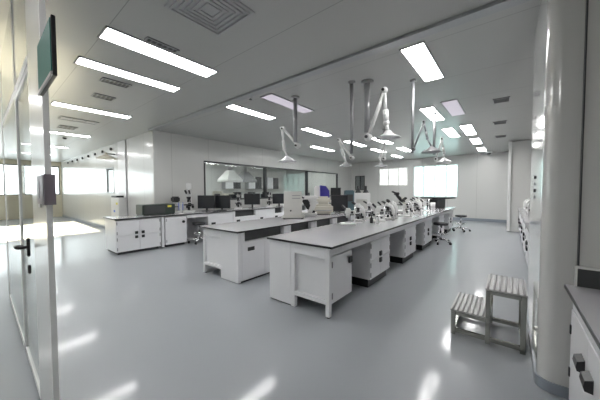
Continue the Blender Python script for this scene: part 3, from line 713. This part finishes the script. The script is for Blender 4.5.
monitor('black monitor under the middle of the first window pane on the wall bench', (-7.2, 6.2, ct), .75, .56, .4, .12, gm)
monitor('tilted dark monitor beside the curved white microscope on the wall bench', (-7.15, 7.55, ct), .95, .55, .4, .1, gm)
compound('white microscope between the monitors on the wall bench', (-7.2, 5.58, ct), .8, 1.25, 'microscopes on the wall bench')
compound('curved white microscope left of the tilted monitor on the wall bench', (-7.2, 7.05, ct), .8, 1.2, 'microscopes on the wall bench')
for k, (y, lab) in enumerate(((8.9, 'white microscope on the wall bench behind the beige tower'), (10.4, 'white microscope on the wall bench behind the centrifuge'), (12.2, 'farthest white microscope on the wall bench'))):
    compound(lab, (-7.2, y, ct), .8, 1.1, 'microscopes on the wall bench')
for i, (x, y) in enumerate(((-6.88, 4.62), (-6.86, 6.2))):
    k_ = MB().box(-.2, .2, -.07, .07, 0, .02, .005).build('keyboard', 'blackp' if i == 0 else 'lgrey'); k_.location = (x, y, ct); k_.rotation_euler = (0, 0, 1.3); tag(k_, ['black keyboard in front of the twin monitors', 'pale keyboard in front of the middle monitor on the wall bench'][i], 'keyboard')
t = thing('pipette_stand', 'small white pipette stand next to the dark green box', 'pipette stand', (-6.95, 3.46, ct))
MB().lathe([(.07, 0), (.07, .015), (.012, .02), (.012, .26), (.06, .265), (.06, .28), (.001, .281)]).build('stand', 'white2', t)
for k in range(4):
    a = PI/2*k; MB().cyl((.055*math.cos(a), .055*math.sin(a), .09), (.055*math.cos(a), .055*math.sin(a), .3), .008, .014, 8).build('pipette', 'blue' if k % 2 else 'white2', t)
# ---- right wall row: small things on top
for i, (x, y, mm, lab) in enumerate(((.5, 9.0, 'white2', 'nearest white microscope on the right wall row'), (.5, 10.2, 'white2', 'middle white microscope on the right wall row'), (.5, 11.1, 'white2', 'farthest white microscope on the right wall row'))):
    dup(c1, (x, y, ct), 1.8, lab, 'microscopes on the right wall row')

# ------------------------------------------------------------------ next room: canopy hoods and counters
def canopy(label, loc, mm):
    t = thing('fume_canopy', label, 'extraction canopy', loc, PI/2, 'extraction canopies in the next room')
    m = MB(); b = .40; n = .12
    vs = [m.bm.verts.new(v) for v in ((-b, -.4, 0), (b, -.4, 0), (b, .4, 0), (-b, .4, 0), (-n, -n, .42), (n, -n, .42), (n, n, .42), (-n, n, .42))]
    for f in ((0, 1, 5, 4), (1, 2, 6, 5), (2, 3, 7, 6), (3, 0, 4, 7)): m.bm.faces.new([vs[i] for i in f])
    m.box(-b, b, -.4, .4, -.09, 0); m.build('canopy', mm, t)
    MB().cyl((0, 0, .42), (0, 0, H-loc[2]), .1).build('duct', 'steel', t)
    return t
canopy('white tapered extraction canopy in the room behind the long window', (-9.8, 7.15, 1.93), 'white2')
canopy('grey steel tapered extraction canopy beside the white one behind the long window', (-9.8, 8.0, 1.93), 'grey')
t = thing('island_counter', 'white counter standing under the canopies in the room behind the window', 'counter', (-9.6, 7.5, 0))
B('carcass', 'white', t, -.4, .4, -1.3, 1.3, 0, .85); B('worktop', 'lam', t, -.43, .43, -1.33, 1.33, .85, .88)
for i, (x, y, w_, h_, mm, lab) in enumerate(((-9.6, 6.8, .5, .45, 'offw', 'pale instrument under the white canopy'), (-9.6, 8.0, .6, .35, 'white2', 'white instrument under the grey canopy'))):
    q = thing('instrument', lab, 'instrument', (x, y, .88)); MB().box(-.25, .25, -w_/2, w_/2, 0, h_, .02).build('casing', mm, q); B('front', 'dark', q, .25, .255, -w_/2+.05, w_/2-.1, .08, h_-.08)
t = thing('tall_cabinet', 'tall pale cabinet against the far wall of the next room', 'cabinet', (-12.9, 5.2, 0)); B('carcass', 'lgrey', t, .0, .5, 0, 1.6, 0, 2.1); B('door', 'white', t, .5, .52, .02, .79, .05, 2.05); B('door', 'white', t, .5, .52, .81, 1.58, .05, 2.05)
t = thing('counter', 'long white counter along the far wall of the next room', 'counter', (-12.9, 7.2, 0)); B('carcass', 'white', t, 0, .7, 0, 6.5, 0, .85); B('worktop', 'lam', t, 0, .73, 0, 6.5, .85, .88)
for i, y in enumerate((9.6, 10.7, 11.9)):
    m_ = monitor(['left', 'middle', 'right'][i]+' dark monitor on the far counter of the next room', (-12.5, y, .88), PI/2, .6, .4, .08, 'monitors in the next room')
t = thing('counter', 'white counter just behind the long window in the next room', 'counter', (-8.6, 5.2, 0)); B('carcass', 'white', t, -.3, .3, 0, 6.6, 0, .85); B('worktop', 'lam', t, -.33, .33, 0, 6.6, .85, .88)
for y, lab in ((6.5, 'left'), (7.25, 'second from left'), (8.2, 'middle'), (9.1, 'second from right'), (10.4, 'right')):
    monitor('dark monitor behind the long window, '+lab+' of five on the near counter', (-8.6, y, .88), 1.2, .5, .34, .08, 'monitors behind the long window')
for y, lab, mm in ((5.7, 'left pale instrument seen through the first window pane', 'offw'), (9.7, 'white instrument seen through the second window pane', 'white2'), (11.3, 'pale instrument seen through the last window pane', 'beige')):
    q_ = thing('instrument', lab, 'instrument', (-8.6, y, .88), .9, 'instruments behind the long window'); MB().box(-.17, .17, -.17, .17, 0, .55, .02).build('casing', mm, q_); B('front', 'dark', q_, -.1, .1, -.176, -.17, .25, .45)
for y, lab in ((8.9, 'left'), (10.6, 'middle'), (12.2, 'right')):
    q_ = thing('wall_cabinet', lab+' glass-fronted wall cabinet on the far wall of the next room', 'cabinet', (-13.0, y, 1.55), 0, 'wall cabinets of the next room')
    B('carcass', 'lgrey', q_, 0, .35, 0, 1.1, 0, .8); B('door', 'white', q_, .35, .37, .02, .54, .02, .78); B('door', 'dark', q_, .35, .37, .56, 1.08, .02, .78)

# ------------------------------------------------------------------ world, lights, camera
W = bpy.data.worlds.new('World'); S.world = W; W.use_nodes = True
nt = W.node_tree; bg = nt.nodes['Background']
bg.inputs[0].default_value = (.93, .97, 1, 1); bg.inputs[1].default_value = 3.4
sl = bpy.data.lights.new('sun', 'SUN'); sl.energy = 18; sl.angle = .02; sl.color = (1, .84, .58)
so = bpy.data.objects.new('sun', sl); C.objects.link(so); so.rotation_euler = Vector((-.93, .02, .30)).to_track_quat('Z', 'Y').to_euler()

f, yaw, pit, roll = 259.7, -0.6781, -0.0354, -0.0032
cy, sy = math.cos(yaw), math.sin(yaw)
fw = Vector((sy*math.cos(pit), cy*math.cos(pit), math.sin(pit))); rt = Vector((cy, -sy, 0)); up = rt.cross(fw)
r2 = rt*math.cos(roll)+up*math.sin(roll); u2 = up*math.cos(roll)-rt*math.sin(roll)
cam = bpy.data.cameras.new('camera'); co = bpy.data.objects.new('camera', cam); C.objects.link(co)
cam.sensor_width = 36; cam.lens = f/600*36; cam.clip_start = .02; cam.clip_end = 200
mw = Matrix.Identity(4)
for i in range(3): mw[i][0] = r2[i]; mw[i][1] = u2[i]; mw[i][2] = -fw[i]
mw[0][3], mw[1][3], mw[2][3] = 0, 0, 1.43
co.matrix_world = mw
S.camera = co
S.view_settings.view_transform = 'Standard'; S.view_settings.look = 'None'; S.view_settings.gamma = 1; S.view_settings.use_curve_mapping = False
S.view_settings.exposure = .75
